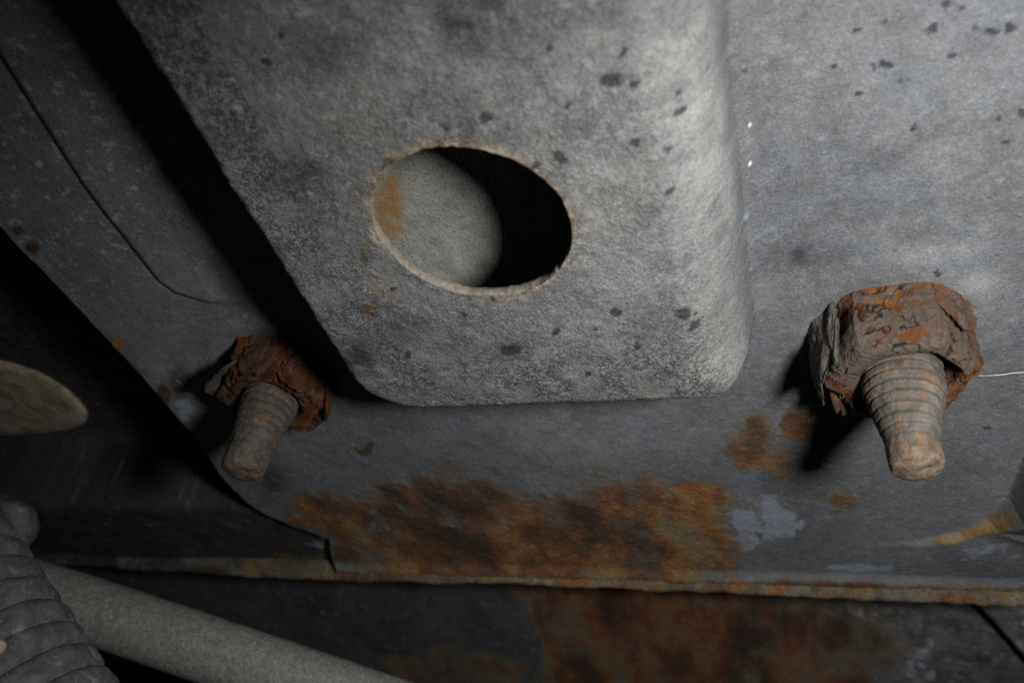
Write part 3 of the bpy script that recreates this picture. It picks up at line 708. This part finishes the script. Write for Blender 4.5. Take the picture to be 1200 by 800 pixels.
# oval plug in the rail's web
pl = thing('oval_plug', 'pale brown mottled oval plug in the dark rail at the left edge', 'plug', (0, 0, 0))
rim_px = [(-60, 430), (-20, 426), (10, 430), (45, 441), (75, 458), (95, 478), (101, 492), (92, 502), (60, 508), (20, 511), (-20, 512), (-60, 508), (-85, 470)]
rp = np.array([P(a, b, -17.2)[:2] for a, b in rim_px]); nr = len(rp)
tq = np.linspace(0, nr, 96, endpoint=False); rs_ = np.zeros((96, 2))
for i, t in enumerate(tq):
    k = int(t); u = t - k; p0, p1, p2, p3 = rp[(k - 1) % nr], rp[k], rp[(k + 1) % nr], rp[(k + 2) % nr]
    rs_[i] = 0.5 * (2 * p1 + (p2 - p0) * u + (2 * p0 - 5 * p1 + 4 * p2 - p3) * u * u + (3 * p1 - p0 - 3 * p2 + p3) * u ** 3)
cp = rs_.mean(0); ks = np.array([1.0, 0.99, 0.95, 0.88, 0.75, 0.5, 0.25, 0.02]); kz = np.array([-19.2, -17.6, -17.2, -17.0, -16.9, -16.8, -16.8, -16.8])
pv = np.array([[*(cp + (rs_[i] - cp) * k), z_] for i in range(96) for k, z_ in zip(ks, kz)])
add_mesh('disc', pv, gridfaces(96, 8, True), M_PLUG, pl)

# lower panel, beyond the lip
def low_z(x, y, z, S):
    ld, ls, lt = linedist(x, y, [tuple(P(1120, 660, -14)[:2]), tuple(P(1168, 694, -14)[:2]), tuple(P(1215, 727, -14)[:2]), tuple(P(1300, 800, -14)[:2])])
    return y, z + 0.8 * vnoise(x * .03, y * .03, s=44) + 0.15 * fbm(x * .4, y * .4, o=3, s=45) + 5.0 * sm(-.6, .6, ld * ls) * (x > 30)
lowp = thing('lower_panel', 'dark panel below the rusty lip with a large brown rust patch', 'metal panel')
LOWPROF = [(-60, -17), (-80, -16), (-100, -10), (-130, 3), (-175, 25)]
def lowh(py): return np.interp(-py, [60, 80, 100, 130, 175], [-17, -16, -10, 3, 25])
def low_a(x, y, z, S):
    A = ZERO(x)
    # masks in sheet coordinates: x and distance down the panel
    def sp(cx, cy, rx, ry, k): return k * sm(1.35, .5, np.hypot((x - cx) / rx, (y - cy) / ry))
    r = np.maximum.reduce([sp(0, -112, 42, 26, .85), sp(-14, -96, 24, 14, .75), sp(30, -118, 26, 24, .8), sp(-40, -124, 30, 9, .62)])
    A['rust'] = r * sm(-30, -26, x + 0.25 * (y + 100) + 1.5 * vnoise(y * .3, x * 0, s=4)) + .5 * sp(-40, -124, 30, 8, 1)
    A['dirt_shade'] = .45 * sm(-20, -32, x) + sp(10, -112, 5, 5, .8) + .25 * sm(0, .4, fbm(x * .06, y * .06, o=3, s=47))  # first term paints the unlit left stretch dark; the others are dirt
    A['fleck'] = .2 + .2 * sm(35, 50, x); A['blue'] = .36 * sm(38, 50, x) * sm(-.2, .3, fbm(x * .08, y * .05, o=3, s=48)) + .35 * sm(-100, -90, y) * sm(-30, -22, x)
    A['pale'] = .3 * sm(45, 60, x)
    return A
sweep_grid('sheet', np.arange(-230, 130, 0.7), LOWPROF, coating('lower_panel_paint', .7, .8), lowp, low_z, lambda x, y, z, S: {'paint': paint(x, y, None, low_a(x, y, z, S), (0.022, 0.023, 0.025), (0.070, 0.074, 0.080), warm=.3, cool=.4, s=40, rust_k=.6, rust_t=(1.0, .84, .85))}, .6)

# ---------------------------------------------------------------- tube and corrugated hose, lower left
def tube_along(name, pts, rfun, mat, parent, nt=96, ns=240, attrs=None, noise=0.05, seed=1):
    pts = np.array(pts, float); m = len(pts)
    T = np.linspace(0, m - 1, ns); C = np.zeros((ns, 3))
    for i, t in enumerate(T):
        k = min(int(t), m - 2); u = t - k
        p1, p2 = pts[k], pts[k + 1]; p0 = pts[k - 1] if k > 0 else 2 * p1 - p2; p3 = pts[k + 2] if k + 2 < m else 2 * p2 - p1
        C[i] = 0.5 * (2 * p1 + (p2 - p0) * u + (2 * p0 - 5 * p1 + 4 * p2 - p3) * u * u + (3 * p1 - p0 - 3 * p2 + p3) * u ** 3)
    tg = np.gradient(C, axis=0); tg /= np.linalg.norm(tg, axis=1, keepdims=True)
    L = np.concatenate([[0], np.cumsum(np.linalg.norm(np.diff(C, axis=0), axis=1))])
    a = np.cross(tg, [0.1, 0.2, 1.0]); a /= np.linalg.norm(a, axis=1, keepdims=True); b = np.cross(tg, a)
    th = np.linspace(0, 2 * math.pi, nt, endpoint=False)
    V = np.zeros((nt, ns, 3))
    for j, t in enumerate(th):
        d = math.cos(t) * a + math.sin(t) * b
        rr = rfun(L, L[-1], t)
        q = C + d * rr[:, None]
        rr = rr + noise * fbm(q[:, 0] * .5, q[:, 1] * .5, q[:, 2] * .5, 3, seed)
        V[j] = C + d * rr[:, None]
    return add_mesh(name, V.reshape(-1, 3), gridfaces(nt, ns, True), mat, parent)

tube = thing('steel_tube', 'dull grey steel tube crossing the lower left corner', 'tube')
tube_along('pipe', [D(20, 688, 146), D(110, 716, 144), D(330, 790, 140), D(620, 889, 136)], lambda L, T, t: 5.05 + 0 * L, M_TUBE, tube, seed=3, noise=.08)
hose = thing('corrugated_hose', 'dusty black corrugated rubber hose at the bottom left corner', 'hose')
def rib(L, T, t):
    ph = np.mod(L / 3.8 + .02 * math.sin(3 * t), 1.0)
    return 10.7 + 0.95 * np.maximum(0, 1 - np.abs(2 * ph - 1) ** 2.6) ** 0.7
tube_along('bellows', [D(-178, 560, 128), D(-106, 640, 124), D(-50, 728, 120), D(14, 830, 116), D(94, 950, 112)], rib, M_HOSE, hose, 120, 420, seed=5, noise=.25)
tube_along('mud_chip', [D(-12, 752, 105), D(-4, 758, 105), D(4, 764, 105)], lambda L, T, t: 1.1 * np.sqrt(np.maximum(0, 1 - (2 * L / T - 1) ** 2)) + .02, M_CHIP, hose, 16, 14, seed=7, noise=.3)
cuff = thing('hose_cuff', 'dark rounded rubber cuff half hidden behind the corrugated hose', 'hose cuff')
tube_along('sleeve', [D(-60, 590, 152), D(-20, 606, 151), D(22, 622, 150), D(36, 628, 149.6)], lambda L, T, t: 4.6 * np.clip(np.sqrt(np.maximum(0, 1 - np.maximum(0, (L / T - .72) / .28) ** 2.4)), .02, 1), M_HOSE, cuff, 64, 80, seed=9, noise=.3)
